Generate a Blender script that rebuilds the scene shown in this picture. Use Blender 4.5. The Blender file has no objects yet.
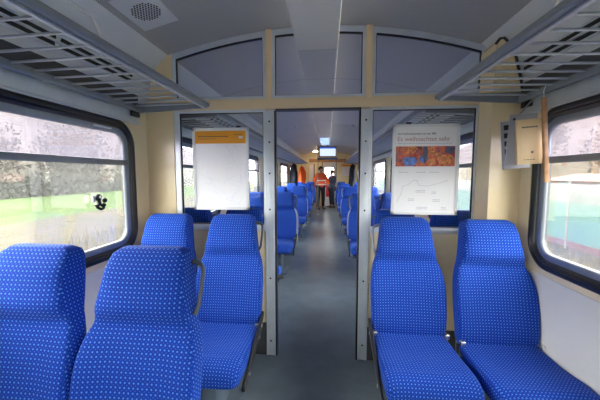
import bpy, bmesh, math, random
from mathutils import Vector, Matrix
random.seed(7)
S = bpy.context.scene
COL = S.collection
R = math.radians
PI = math.pi

# ------------------------------------------------------------------ camera
cam = bpy.data.cameras.new('camera')
cam.lens = 18.0; cam.sensor_width = 36.0; cam.clip_start = 0.02; cam.clip_end = 500
co = bpy.data.objects.new('camera', cam); COL.objects.link(co)
co.location = (0.08, 0.0, 1.41)
co.rotation_euler = (R(90 - 4.8), 0, R(5.25))
S.camera = co

# ------------------------------------------------------------------ sky, exposure
W = bpy.data.worlds.new('overcast_sky'); S.world = W; W.use_nodes = True
wn = W.node_tree; wn.nodes.clear()
wo = wn.nodes.new('ShaderNodeOutputWorld'); wb = wn.nodes.new('ShaderNodeBackground')
wt = wn.nodes.new('ShaderNodeTexCoord'); ws = wn.nodes.new('ShaderNodeSeparateXYZ')
wr = wn.nodes.new('ShaderNodeValToRGB')
wr.color_ramp.elements[0].position = 0.0; wr.color_ramp.elements[0].color = (0.97, 0.96, 0.92, 1)
wr.color_ramp.elements[1].position = 0.6; wr.color_ramp.elements[1].color = (1.0, 0.98, 0.93, 1)
wn.links.new(wt.outputs['Generated'], ws.inputs[0]); wn.links.new(ws.outputs['Z'], wr.inputs[0])
wn.links.new(wr.outputs[0], wb.inputs['Color']); wb.inputs['Strength'].default_value = 3.2
wn.links.new(wb.outputs[0], wo.inputs['Surface'])
vs = S.view_settings
vs.view_transform = 'Standard'; vs.look = 'None'; vs.gamma = 1; vs.use_curve_mapping = False
vs.exposure = 2.6
S.cycles.max_bounces = 10; S.cycles.diffuse_bounces = 6; S.cycles.transparent_max_bounces = 24

# ------------------------------------------------------------------ materials
def nodes(name):
    m = bpy.data.materials.new(name); m.use_nodes = True
    return m, m.node_tree, m.node_tree.nodes['Principled BSDF']
def mat(name, col, rough=0.5, metal=0.0, var=0.06, scale=6.0, spec=0.5, bump=0.0, bscale=200.0):
    m, t, b = nodes(name)
    b.inputs['Roughness'].default_value = rough; b.inputs['Metallic'].default_value = metal
    b.inputs['Specular IOR Level'].default_value = spec
    tc = t.nodes.new('ShaderNodeTexCoord'); n = t.nodes.new('ShaderNodeTexNoise'); n.inputs['Scale'].default_value = scale
    n.inputs['Detail'].default_value = 4
    r = t.nodes.new('ShaderNodeValToRGB')
    r.color_ramp.elements[0].position = .3; r.color_ramp.elements[1].position = .7
    r.color_ramp.elements[0].color = (*[c * (1 - var) for c in col], 1)
    r.color_ramp.elements[1].color = (*[min(1, c * (1 + var)) for c in col], 1)
    t.links.new(tc.outputs['Object'], n.inputs['Vector']); t.links.new(n.outputs['Fac'], r.inputs[0])
    t.links.new(r.outputs[0], b.inputs['Base Color'])
    if bump:
        n2 = t.nodes.new('ShaderNodeTexNoise'); n2.inputs['Scale'].default_value = bscale
        bp = t.nodes.new('ShaderNodeBump'); bp.inputs['Strength'].default_value = bump; bp.inputs['Distance'].default_value = .002
        t.links.new(tc.outputs['Object'], n2.inputs['Vector']); t.links.new(n2.outputs['Fac'], bp.inputs['Height'])
        t.links.new(bp.outputs[0], b.inputs['Normal'])
    return m
def math_node(t, op, a, b=None, c=None):
    n = t.nodes.new('ShaderNodeMath'); n.operation = op
    for i, v in enumerate((a, b, c)):
        if v is None: continue
        if isinstance(v, (int, float)): n.inputs[i].default_value = v
        else: t.links.new(v, n.inputs[i])
    return n.outputs[0]
def dot_mask(t, u, v, pitch, rad, off=0.0):
    fu = math_node(t, 'SUBTRACT', math_node(t, 'FRACT', math_node(t, 'MULTIPLY_ADD', u, 1 / pitch, 100 + off)), .5)
    fv = math_node(t, 'SUBTRACT', math_node(t, 'FRACT', math_node(t, 'MULTIPLY_ADD', v, 1 / pitch, 100 + off)), .5)
    d = math_node(t, 'SQRT', math_node(t, 'ADD', math_node(t, 'MULTIPLY', fu, fu), math_node(t, 'MULTIPLY', fv, fv)))
    return math_node(t, 'LESS_THAN', d, rad)
def mixc(t, fac, a, b):
    n = t.nodes.new('ShaderNodeMix'); n.data_type = 'RGBA'
    if isinstance(fac, float): n.inputs[0].default_value = fac
    else: t.links.new(fac, n.inputs[0])
    for i, v in ((6, a), (7, b)):
        if isinstance(v, tuple): n.inputs[i].default_value = (*v, 1)
        else: t.links.new(v, n.inputs[i])
    return n.outputs[2]
def fabric():
    m, t, b = nodes('blue_dotted_velour')
    uv = t.nodes.new('ShaderNodeUVMap'); uv.uv_map = 'UVMap'
    s = t.nodes.new('ShaderNodeSeparateXYZ'); t.links.new(uv.outputs[0], s.inputs[0])
    m1 = dot_mask(t, s.outputs[0], s.outputs[1], .0165, .20)
    m2 = dot_mask(t, s.outputs[0], s.outputs[1], .0165, .13, .5)
    c = mixc(t, m1, (.003, .036, .32), (.085, .24, .72))
    c = mixc(t, m2, c, (.035, .11, .50))
    t.links.new(c, b.inputs['Base Color'])
    b.inputs['Roughness'].default_value = .85; b.inputs['Specular IOR Level'].default_value = .2
    b.inputs['Sheen Weight'].default_value = .12; b.inputs['Sheen Tint'].default_value = (.35, .5, 1, 1)
    b.inputs['Sheen Roughness'].default_value = .4
    return m
def perforated(name, base, hole, pitch=.012, rad=.22):
    m, t, b = nodes(name)
    tc = t.nodes.new('ShaderNodeTexCoord'); s = t.nodes.new('ShaderNodeSeparateXYZ'); t.links.new(tc.outputs['Object'], s.inputs[0])
    m1 = dot_mask(t, s.outputs[0], s.outputs[1], pitch, rad)
    m2 = dot_mask(t, s.outputs[0], s.outputs[1], pitch, rad, .5)
    t.links.new(mixc(t, math_node(t, 'MAXIMUM', m1, m2), base, hole), b.inputs['Base Color'])
    b.inputs['Roughness'].default_value = .45
    return m
def glass(name, tint=(1, 1, 1), dust_haze=0.0, dust_haze_col=(.9, .9, .95), refl=1.0):
    m = bpy.data.materials.new(name); m.use_nodes = True; t = m.node_tree; t.nodes.clear()
    o = t.nodes.new('ShaderNodeOutputMaterial'); tr = t.nodes.new('ShaderNodeBsdfTransparent'); tr.inputs[0].default_value = (*tint, 1)
    gl = t.nodes.new('ShaderNodeBsdfGlossy'); gl.inputs['Roughness'].default_value = .02
    fr = t.nodes.new('ShaderNodeFresnel'); fr.inputs['IOR'].default_value = 1.45
    mx = t.nodes.new('ShaderNodeMixShader')
    f = math_node(t, 'MULTIPLY', fr.outputs[0], refl)
    t.links.new(f, mx.inputs[0]); t.links.new(tr.outputs[0], mx.inputs[1]); t.links.new(gl.outputs[0], mx.inputs[2])
    out = mx.outputs[0]
    if dust_haze:  # dust film on the pane; also paints in haze and lens glare
        tl = t.nodes.new('ShaderNodeBsdfTranslucent'); tl.inputs[0].default_value = (*dust_haze_col, 1)
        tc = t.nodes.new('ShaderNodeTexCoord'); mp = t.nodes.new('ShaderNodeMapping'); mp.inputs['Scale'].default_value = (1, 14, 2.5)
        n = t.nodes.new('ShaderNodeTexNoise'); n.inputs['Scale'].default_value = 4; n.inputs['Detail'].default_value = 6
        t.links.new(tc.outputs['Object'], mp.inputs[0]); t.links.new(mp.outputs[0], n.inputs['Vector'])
        ff = math_node(t, 'MULTIPLY_ADD', n.outputs['Fac'], dust_haze * .7, dust_haze * .65)
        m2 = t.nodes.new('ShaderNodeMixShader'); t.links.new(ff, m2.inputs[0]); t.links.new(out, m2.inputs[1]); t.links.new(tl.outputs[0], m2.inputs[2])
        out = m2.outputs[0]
    t.links.new(out, o.inputs[0])
    return m
def emis(name, col, st):
    m, t, b = nodes(name)
    b.inputs['Base Color'].default_value = (*col, 1); b.inputs['Emission Color'].default_value = (*col, 1); b.inputs['Emission Strength'].default_value = st
    return m

FAB = fabric()
M = dict(
    cream=mat('cream_panel', (.88, .72, .45), .2, var=.03, scale=2),
    cream_wall=mat('cream_wall', (.87, .75, .52), .4, var=.03, scale=2),
    lowwall=mat('pale_wall', (.82, .81, .74), .45, var=.03, scale=2),
    header=mat('beige_beam', (.84, .67, .44), .4, var=.03, scale=2),
    alu=mat('aluminium', (.70, .76, .82), .35, .35, var=.05, scale=12),
    alu_dark=mat('dull_aluminium', (.25, .28, .32), .4, .4, var=.06, scale=10),
    rackbar=mat('grey_tube', (.46, .50, .56), .35, .6, var=.05),
    ceil=perforated('perforated_ceiling', (.50, .51, .51), (.25, .26, .27)),
    ceil_plain=mat('ceiling_panel', (.52, .53, .54), .4, var=.03, scale=1.5),
    cove=mat('cove_panel', (.70, .74, .76), .35, var=.03, scale=2),
    channel=mat('light_channel', (.86, .85, .77), .3, var=.02, scale=2),
    sheen_panel=mat('pale_diffuser', (.66, .74, .84), .25, var=.02),
    floor=mat('blue_grey_floor', (.14, .18, .225), .30, var=.16, scale=5, bump=.1, bscale=90),
    rubber=mat('black_rubber', (.012, .013, .018), .3, var=.2),
    black=mat('black_plastic', (.02, .022, .026), .35, var=.1),
    handle=mat('dark_grey_plastic', (.06, .075, .09), .35, var=.1),
    silver=mat('silver_plastic', (.45, .47, .50), .35, .3, var=.05),
    shell=mat('light_grey_shell', (.42, .47, .56), .45, var=.05),
    legmat=mat('blue_grey_metal', (.16, .21, .27), .45, .4, var=.08),
    skirt=mat('dark_skirting', (.07, .075, .085), .5, var=.1),
    steel=mat('bright_steel', (.75, .75, .72), .25, .9, var=.05),
    frame_w=mat('pale_frame', (.86, .87, .88), .35, .0, var=.02),
    paper=mat('white_paper', (.94, .94, .95), .35, var=.01),
    orange_print=mat('orange_print', (.88, .37, .02), .4, var=.03),
    ink=mat('dark_ink', (.06, .06, .08), .5), ink_pale=mat('pale_ink', (.50, .52, .60), .5), ink_pink=mat('rose_ink', (.55, .33, .36), .5),
    wood=mat('light_wood', (.50, .27, .13), .5, var=.25, scale=20),
    card=mat('buff_card', (.82, .62, .34), .5, var=.04),
    greyplastic=mat('grey_folder', (.42, .43, .48), .4, var=.08),
    black_slot=mat('slot_dark', (.015, .015, .018), .6),
    glass=glass('partition_glass', (.97, .98, .98), refl=.8),
    glass_up=glass('upper_glass', (.93, .94, .95), refl=.6),
    pane=glass('window_glass', (.97, .98, .97), .013, (.95, .95, .93), .5),
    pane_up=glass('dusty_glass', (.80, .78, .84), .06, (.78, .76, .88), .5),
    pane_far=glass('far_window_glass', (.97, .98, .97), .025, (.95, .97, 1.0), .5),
    screen=emis('lit_screen', (.72, .82, 1.0), .16),
)

# ------------------------------------------------------------------ helpers
def tag(o, label=None, cat=None, group=None, kind=None):
    if label: o['label'] = label
    if cat: o['category'] = cat
    if group: o['group'] = group
    if kind: o['kind'] = kind
    return o
def empty(name, loc=(0, 0, 0), rz=0.0, **k):
    o = bpy.data.objects.new(name, None); o.empty_display_size = .05
    o.location = loc; o.rotation_euler = (0, 0, rz); COL.objects.link(o)
    return tag(o, **k)
class MB:
    def __init__(s): s.v = []; s.f = []; s.uv = None; s.sm = []
    def add(s, vs, fs, smooth=False):
        o = len(s.v); s.v += [tuple(p) for p in vs]
        s.f += [tuple(i + o for i in f) for f in fs]; s.sm += [smooth] * len(fs)
    def box(s, a, b, bev=0.0, rot=None):
        (x0, y0, z0), (x1, y1, z1) = a, b
        if x0 > x1: x0, x1 = x1, x0
        if y0 > y1: y0, y1 = y1, y0
        if z0 > z1: z0, z1 = z1, z0
        if bev <= 0:
            v = [(x, y, z) for z in (z0, z1) for y in (y0, y1) for x in (x0, x1)]
            s.add(v, [(0, 2, 3, 1), (4, 5, 7, 6), (0, 1, 5, 4), (2, 6, 7, 3), (0, 4, 6, 2), (1, 3, 7, 5)])
        else:
            bm = bmesh.new(); bmesh.ops.create_cube(bm, size=1)
            for q in bm.verts: q.co = Vector(((x0 + x1) / 2 + q.co.x * (x1 - x0), (y0 + y1) / 2 + q.co.y * (y1 - y0), (z0 + z1) / 2 + q.co.z * (z1 - z0)))
            bmesh.ops.bevel(bm, geom=bm.edges[:], offset=bev, segments=2, profile=.5, affect='EDGES')
            bm.verts.index_update()
            s.add([q.co[:] for q in bm.verts], [[q.index for q in f.verts] for f in bm.faces], True); bm.free()
        return s
    def tube(s, pts, r, n=10, closed=False):
        pts = [Vector(p) for p in pts]; N = len(pts); rings = []
        up = None
        for i, p in enumerate(pts):
            a = pts[i - 1] if (i > 0 or closed) else p; b = pts[(i + 1) % N] if (i < N - 1 or closed) else p
            t = (b - a).normalized()
            if up is None:
                up = Vector((0, 0, 1)) if abs(t.z) < .9 else Vector((0, 1, 0))
            x = t.cross(up).normalized(); up = x.cross(t).normalized()
            rr = r[i] if isinstance(r, (list, tuple)) else r
            rings.append([p + x * math.cos(2 * PI * k / n) * rr + up * math.sin(2 * PI * k / n) * rr for k in range(n)])
        v = [q for g in rings for q in g]; f = []
        for i in range(N if closed else N - 1):
            for k in range(n):
                a = i * n; b = ((i + 1) % N) * n
                f.append((a + k, a + (k + 1) % n, b + (k + 1) % n, b + k))
        if not closed:
            f.append(tuple(reversed(range(n)))); f.append(tuple(range((N - 1) * n, N * n)))
        s.add(v, f, True); return s
    def loft(s, rings, cap=True, closed=False):
        n = len(rings[0]); N = len(rings); v = [q for g in rings for q in g]; f = []
        for i in range(N if closed else N - 1):
            for k in range(n):
                a = i * n; b = ((i + 1) % N) * n
                f.append((a + k, a + (k + 1) % n, b + (k + 1) % n, b + k))
        if cap and not closed:
            f.append(tuple(reversed(range(n)))); f.append(tuple(range((N - 1) * n, N * n)))
        s.add(v, f, True); return s
    def prism(s, poly, a, b, axis='y'):
        n = len(poly)
        def P(p, t): return {'y': (p[0], t, p[1]), 'x': (t, p[0], p[1]), 'z': (p[0], p[1], t)}[axis]
        v = [P(p, a) for p in poly] + [P(p, b) for p in poly]
        f = [tuple(range(n)), tuple(range(2 * n - 1, n - 1, -1))] + [(i, i + n, (i + 1) % n + n, (i + 1) % n) for i in range(n)]
        s.add(v, f); return s
    def mesh(s, name, m):
        me = bpy.data.meshes.new(name); me.from_pydata(s.v, [], s.f); me.update()
        bm = bmesh.new(); bm.from_mesh(me); bmesh.ops.recalc_face_normals(bm, faces=bm.faces[:]); bm.to_mesh(me); bm.free()
        for p, q in zip(me.polygons, s.sm): p.use_smooth = q
        if any(s.sm): me.set_sharp_from_angle(angle=R(45))
        me.materials.append(m)
        return me
    def build(s, name, m, parent=None, loc=None, **k):
        o = bpy.data.objects.new(name, s.mesh(name, m)); COL.objects.link(o)
        if parent is not None: o.parent = parent
        if loc: o.location = loc
        return tag(o, **k)
def copy_tree(o, parent=None):
    c = o.copy(); COL.objects.link(c)
    if parent is not None: c.parent = parent
    for ch in list(o.children): copy_tree(ch, c)
    return c
def rrect(cx, cy, w, h, r, seg=8):
    pts = []
    for (sx, sy, a0) in ((1, 1, 0), (-1, 1, 90), (-1, -1, 180), (1, -1, 270)):
        for i in range(seg + 1):
            a = R(a0 + 90 * i / seg)
            pts.append((cx + sx * (w / 2 - r) + r * math.cos(a), cy + sy * (h / 2 - r) + r * math.sin(a)))
    return pts
def plate_mesh(outer, holes, thick, name, m, mapf):
    """flat plate with holes; mapf(u, v, w) places it"""
    cu = bpy.data.curves.new(name, 'CURVE'); cu.dimensions = '2D'; cu.fill_mode = 'BOTH'; cu.extrude = thick / 2
    for lp in [outer] + holes:
        sp = cu.splines.new('POLY'); sp.points.add(len(lp) - 1); sp.use_cyclic_u = True
        for q, p in zip(sp.points, lp): q.co = (p[0], p[1], 0, 1)
    o = bpy.data.objects.new(name, cu); COL.objects.link(o)
    bpy.context.view_layer.update()
    me = bpy.data.meshes.new_from_object(o.evaluated_get(bpy.context.evaluated_depsgraph_get()))
    bpy.data.objects.remove(o); bpy.data.curves.remove(cu)
    for v in me.vertices: v.co = mapf(*v.co)
    bm = bmesh.new(); bm.from_mesh(me); bmesh.ops.remove_doubles(bm, verts=bm.verts[:], dist=1e-5)
    bmesh.ops.recalc_face_normals(bm, faces=bm.faces[:]); bm.to_mesh(me); bm.free()
    me.materials.clear(); me.materials.append(m); me.name = name
    return me
def plate(name, m, outer, holes, thick, mapf, parent=None, **k):
    o = bpy.data.objects.new(name, plate_mesh(outer, holes, thick, name, m, mapf)); COL.objects.link(o)
    if parent is not None: o.parent = parent
    return tag(o, **k)
def text(body, size, m, name, mat4, parent=None, extrude=.0004, align='LEFT', shear=0):
    cu = bpy.data.curves.new(name, 'FONT'); cu.body = body; cu.size = size; cu.extrude = extrude; cu.align_x = align; cu.shear = shear
    o = bpy.data.objects.new(name, cu); COL.objects.link(o); bpy.context.view_layer.update()
    me = bpy.data.meshes.new_from_object(o.evaluated_get(bpy.context.evaluated_depsgraph_get()))
    bpy.data.objects.remove(o); bpy.data.curves.remove(cu)
    me.transform(mat4); me.materials.clear(); me.materials.append(m)
    o = bpy.data.objects.new(name, me); COL.objects.link(o)
    if parent is not None: o.parent = parent
    return o
def smooth_interp(keys, n):
    """Catmull-Rom through rows of keys (each row: parameter first), n samples"""
    out = []
    t0, t1 = keys[0][0], keys[-1][0]
    for i in range(n):
        t = t0 + (t1 - t0) * i / (n - 1)
        j = max(k for k in range(len(keys) - 1) if keys[k][0] <= t + 1e-9)
        a, b = keys[j], keys[j + 1]; p = keys[max(0, j - 1)]; q = keys[min(len(keys) - 1, j + 2)]
        u = (t - a[0]) / (b[0] - a[0]); row = [t]
        for c in range(1, len(a)):
            def sl(l, m_, r): return (r[c] - l[c]) / max(1e-9, (r[0] - l[0]))
            ma = sl(p, a, b) * (b[0] - a[0]); mb = sl(a, b, q) * (b[0] - a[0])
            h = (2*u**3-3*u**2+1)*a[c] + (u**3-2*u**2+u)*ma + (-2*u**3+3*u**2)*b[c] + (u**3-u**2)*mb
            row.append(h)
        out.append(row)
    return out

# ------------------------------------------------------------------ carriage shell
Y0, Y1 = -5.2, 13.6          # interior length
HW = 1.30                    # half width
PY = 2.24                    # glass partition
def arc(x): return 2.462 - .1355 * x * x

b = MB(); b.box((-1.36, Y0 - .05, -.06), (1.36, Y1 + .05, 0)); b.build('floor', M['floor'], kind='structure')

n = 24; prof = [(-1.11 + 2.22 * i / n) for i in range(n + 1)]
for nm, a, c, mt in (('ceiling', Y0, PY, M['ceil']), ('ceiling_saloon', PY, Y1, M['ceil_plain'])):
    b = MB()
    b.loft([[(x, y, arc(x)) for x in prof] + [(x, y, arc(x) + .05) for x in reversed(prof)] for y in (a, c)], cap=True)
    b.build(nm, mt, kind='structure')
# transverse seams in the ceiling panels
k = 0
for y in [-.4, 1.05, 3.4, 4.9, 6.4, 7.9, 9.4, 10.9, 12.4]:
    b = MB(); b.loft([[(x, yy, arc(x) - .0015) for x in prof] + [(x, yy, arc(x) + .01) for x in reversed(prof)] for yy in (y - .003, y + .003)])
    k += 1; b.build('trim_%d' % (k + 20), M['alu_dark'], kind='structure')

covep = [(1.11, 2.295), (1.16, 2.255), (1.205, 2.205), (1.24, 2.14), (1.265, 2.06), (1.285, 1.97), (1.30, 1.87)]
for sx, side in ((-1, 'left'), (1, 'right')):
    b = MB()
    b.loft([[(sx * x, y, z) for x, z in covep] + [(sx * (x + .07), y, z + .02) for x, z in reversed(covep)] for y in (Y0, Y1)])
    b.build('trim_%d' % (1 if sx < 0 else 2), M['cove'], kind='structure')
    # dark ventilation slots running along the cove above the rack
    b = MB()
    for q in range(2):
        z = 2.085 - q * .032; x = 1.260 + q * .008
        for (ya, yb) in ((Y0, 2.0), (2.4, 12.9)):
            y = ya
            while y < yb - .1:
                b.box((sx * (x - .006), y, z - .0085), (sx * (x + .02), min(y + .92, yb), z + .0085)); y += .95
    b.build('trim_%d' % (3 if sx < 0 else 4), M['black_slot'], kind='structure')
    b = MB()
    for z, x in ((2.101, 1.2525), (2.069, 1.2615), (2.037, 1.269)):
        b.box((sx * (x - .006), Y0, z - .004), (sx * (x + .02), 2.02 if sx > 0 else 2.2, z + .004))
    b.build('trim_%d' % (5 if sx < 0 else 6), M['alu'], kind='structure')

# windows: (side, y_start, y_end)
WZ0, WZ1 = .875, 1.776
LW = [(-4.16, -2.46), (-1.91, -.21), (.34, 2.035), (2.5, 3.75), (4.2, 5.9), (6.45, 8.15), (8.7, 10.4), (10.95, 12.4)]
RW = [(-4.28, -2.58), (-2.03, -.33), (.22, 1.905), (2.42, 3.75), (4.2, 5.9), (6.45, 8.15), (8.7, 10.4), (10.95, 12.4)]
def opening(y0, y1, inset=0.0, r=.17):
    return rrect((y0 + y1) / 2, (WZ0 + WZ1) / 2, y1 - y0 - 2 * inset, WZ1 - WZ0 - 2 * inset, max(.01, r - inset))
for sx, side, wins in ((-1, 'left', LW), (1, 'right', RW)):
    outer = [(Y0, -.06), (Y1, -.06), (Y1, 2.02), (Y0, 2.02)]
    plate('wall_' + side, M['cream_wall'], outer, [opening(a, c, .02) for a, c in wins], .06,
          lambda u, v, w, sx=sx: (sx * (HW + .03) + w, u, v), kind='structure')
# pale lower cladding
for sx, side in ((-1, 'left'), (1, 'right')):
    b = MB(); b.box((sx * HW, Y0, .10), (sx * (HW - .006), (2.03 if sx > 0 else PY - .01), .84)); b.box((sx * HW, PY + .02, .10), (sx * (HW - .006), Y1, .84))
    b.build('trim_%d' % (7 if sx < 0 else 8), M['lowwall'], kind='structure')
    b = MB(); b.box((sx * HW, Y0, 0), (sx * (HW - .03), Y1, .10)); b.build('baseboard_' + side, M['skirt'], kind='structure')

wi = 0
def window(sx, y0, y1, near):
    global wi
    wi += 1
    w = empty('window_%d' % wi, (sx * HW, (y0 + y1) / 2, WZ0), kind='structure')
    cx, cz = 0, (WZ1 - WZ0) / 2; ww, hh = y1 - y0, WZ1 - WZ0
    def ring(name, sec, m, r=.17, w_=ww, h_=hh, c=(cx, cz), par=w):
        b = MB()
        rings = [[(sx * d, p[0], p[1]) for p in rrect(c[0], c[1], w_ - 2 * i, h_ - 2 * i, max(.008, r - i))] for i, d in sec]
        b.loft(rings, cap=False, closed=True); return b.build(name, m, par)
    # depth: negative = towards the cabin
    ring('rubber_seal', [(0, .002), (.004, -.016), (.016, -.026), (.03, -.026), (.038, -.018), (.044, -.022), (.054, -.016), (.062, .004), (.062, .05), (0, .05)], M['rubber'])
    ring('window_frame', [(.056, .0), (.06, -.006), (.088, -.004), (.095, .004), (.095, .016), (.056, .016)], M['alu_dark'])
    zb = 1.492 - WZ0
    b = MB(); b.box((sx * -.010, -ww / 2 + .06, zb - .018), (sx * .018, ww / 2 - .06, zb + .018), .005); b.build('transom_bar', M['alu_dark'], w)
    if near:
        b = MB(); b.box((sx * -.018, -ww / 2 + .35, hh - .086), (sx * .0, -ww / 2 + .52, hh - .070), .003) if sx > 0 else b.box((sx * -.018, ww / 2 - .36, hh - .078), (sx * .0, ww / 2 - .22, hh - .066), .003)
        b.build('window_latch', M['alu'], w)
    # panes
    A = rrect(cx, cz, ww - .17, hh - .17, .09)
    up = [p for p in A if p[1] >= zb]; lo = [p for p in A if p[1] < zb]
    x0, x1 = -ww / 2 + .085, ww / 2 - .085
    up = [p for p in A[:18] if p[1] > zb] ; up = up + [(x0, zb)] + [(x1, zb)]
    lo = A[18:] + [(x1, zb), (x0, zb)]
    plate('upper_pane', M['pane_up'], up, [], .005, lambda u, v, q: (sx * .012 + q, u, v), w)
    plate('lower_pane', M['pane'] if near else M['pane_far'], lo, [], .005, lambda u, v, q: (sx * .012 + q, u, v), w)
    return w
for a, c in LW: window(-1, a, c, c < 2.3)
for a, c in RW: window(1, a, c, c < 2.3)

# back wall behind the camera
b = MB(); b.box((-1.36, Y0 - .06, -.06), (1.36, Y0, 2.5)); b.build('wall_back', M['cream_wall'], kind='structure')

# ------------------------------------------------------------------ partition
XL, XR = -1.083, 1.144
def arcseg(xa, xb, dz, n=14): return [(xa + (xb - xa) * i / n, arc(xa + (xb - xa) * i / n) - dz) for i in range(n + 1)]
xz = lambda u, v, w: (u, PY + w, v)
coveL = [(-x, z) for x, z in covep]
# left jamb (cream) full height following cove; right one stands forward as a column
b = MB(); b.prism([(XL, 0), (XL, arc(XL)), (-1.11, 2.295)] + coveL[1:] + [(-1.30, 0)], PY - .03, PY + .03); b.build('wall_partition', M['cream'], kind='structure')
b = MB(); b.prism([(XR, 0), (XR, 2.26)] + covep[2:] + [(1.30, 0)], PY - .03, PY + .03); b.build('wall_partition_right', M['cream'], kind='structure')
b = MB()
b.prism([(1.11, 0), (1.11, 2.217), (1.131, 2.246), (1.155, 2.25), (1.19, 2.215), (1.225, 2.15), (1.25, 2.06), (1.272, 1.97), (1.30, 1.86), (1.30, 0)], 2.03, PY - .03)
b.build('wall_column', M['cream'], kind='structure')
b = MB(); b.tube([(x, 2.029, z) for x, z in [(1.108, 2.215), (1.131, 2.246), (1.155, 2.25), (1.19, 2.215), (1.225, 2.15), (1.25, 2.06), (1.272, 1.97), (1.285, 1.90)]], .0085, 8)
b.build('trim_10', M['rubber'], kind='structure')
# header beam
b = MB(); b.box((-1.2995, PY - .035, 1.89), (1.2995, PY + .035, 1.965), .004); b.build('wall_header', M['header'], kind='structure')
b = MB(); b.box((-.304, PY - .03, 1.878), (.316, PY + .03, 1.89)); b.build('trim_11', M['skirt'], kind='structure')
# lower cream panels with metal cap and dark plinth
for xa, xb, nn in ((XL, -.385, 12), (.386, XR, 13)):
    b = MB(); b.box((xa, PY - .015, .26), (xb, PY + .015, .985)); b.build('wall_panel', M['cream_wall'], kind='structure')
    b = MB(); b.box((xa, PY - .022, .985), (xb, PY + .022, 1.02), .004); b.build('trim_%d' % nn, M['alu'], kind='structure')
    b = MB(); b.box((xa, PY - .02, 0), (xb, PY + .02, .26)); b.build('baseboard_partition', M['skirt'], kind='structure')
# upper arched lights
fw = .03
for i, (xa, xb) in enumerate(((XL, -.374), (-.33, .341), (.389, XR))):
    w = empty('window_%d' % (20 + i), (0, 0, 0), kind='structure')
    outer = [(xa, 1.965), (xb, 1.965)] + arcseg(xb, xa, .002)
    t = .022
    hole = [(xa + t, 1.985), (xb - t, 1.985)] + arcseg(xb - t, xa + t, .038)
    plate('window_frame', M['alu'], outer, [hole], .05, xz, w)
    plate('rubber_gasket', M['rubber'], [(xa + t, 1.985), (xb - t, 1.985)] + arcseg(xb - t, xa + t, .038),
          [[(xa + t + .006, 1.990), (xb - t - .006, 1.990)] + arcseg(xb - t - .006, xa + t + .006, .048)], .02, xz, w)
    plate('glass_pane', M['glass_up'], hole, [], .006, xz, w)
for x0, x1, nn in ((-.374, -.33, 14), (.341, .389, 15)):
    b = MB(); b.box((x0, PY - .04, 1.95), (x1, PY + .04, arc(.39) + .02), .006); b.build('trim_%d' % nn, M['header'], kind='structure')
# big side panes
for i, (xa, xb) in enumerate(((XL, -.385), (.386, XR))):
    w = empty('window_%d' % (23 + i), (0, 0, 0), kind='structure')
    ta, tb = (.04, .012) if i == 0 else (.012, .04)
    plate('window_frame', M['alu'], [(xa, 1.02), (xb, 1.02), (xb, 1.89), (xa, 1.89)],
          [[(xa + ta, 1.03), (xb - tb, 1.03), (xb - tb, 1.872), (xa + ta, 1.872)]], .044, xz, w)
    plate('rubber_gasket', M['rubber'], [(xa + ta, 1.03), (xb - tb, 1.03), (xb - tb, 1.872), (xa + ta, 1.872)],
          [[(xa + ta + .006, 1.036), (xb - tb - .006, 1.036), (xb - tb - .006, 1.866), (xa + ta + .006, 1.866)]], .016, xz, w)
    plate('glass_pane', M['glass'], [(xa + ta, 1.03), (xb - tb, 1.03), (xb - tb, 1.872), (xa + ta, 1.872)], [], .006, xz, w)

# door posts
for sx, lab in ((-1, 'tall aluminium door post on the left side of the open gangway'), (1, 'tall aluminium door post on the right side of the open gangway')):
    p = empty('door_post', (sx * .35, PY, 0), label=lab, cat='post', group='door posts of the glass partition')
    b = MB(); b.box((-.036, -.028, 0), (.036, .028, 1.878), .004)
    b.box((-.03, -.032, 0), (-.024, -.026, 1.878)); b.box((.024, -.032, 0), (.03, -.026, 1.878))
    b.build('post_body', M['alu'], p)
    b = MB(); b.box((-sx * .036, -.028, 0), (-sx * .047, .028, 1.878), .002); b.build('rubber_strip', M['rubber'], p)
    for z in (.12, .62, 1.15, 1.42, 1.65, 1.80):
        b = MB(); b.tube([(0, -.0275, z), (0, -.031, z)], .007, 12); b.build('screw', M['black'], p)

# ------------------------------------------------------------------ ceiling light channel
def channel(name, ya, yb, label, lamp=None, seams=()):
    o = empty(name, (0, ya, 2.31), label=label, cat='ceiling light', group='long ceiling light channel')
    b = MB(); b.prism([(-.145, .0), (-.135, -.006), (.135, -.006), (.145, 0), (.145, .145), (-.145, .145)], 0, yb - ya); b.build('cover', M['channel'], o)
    b = MB()
    for q in (-1, 1): b.box((q * .144, .05, .03), (q * .149, yb - ya - .05, .085))
    b.build('added_fill_strip', emis('warm_fill_glow', (1.0, .93, .82), .2), o)  # glow added on the unseen channel sides to brighten the interior
    for s in seams:
        b = MB(); b.box((-.146, s - ya - .002, -.0065), (.146, s - ya + .002, .0)); b.build('seam', M['alu_dark'], o)
    if lamp:
        b = MB(); b.box((-.12, lamp[0] - ya, -.008), (.12, lamp[1] - ya, -.004)); b.build('sheen_panel', emis('cool_sheen_glow', (.45, .66, 1.0), .16), o)  # bluish reflected sheen put in as a dimly glowing panel
    return o
channel('ceiling_light', Y0, PY - .004, 'long pale boxed light channel on the ceiling, near side of the partition', None, (.3, 1.5))
channel('ceiling_light', PY + .004, 9.2, 'boxed light channel running down the far saloon ceiling, blue sheen at its end', (7.4, 9.1), (2.9, 3.6, 5.1, 6.6))

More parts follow.
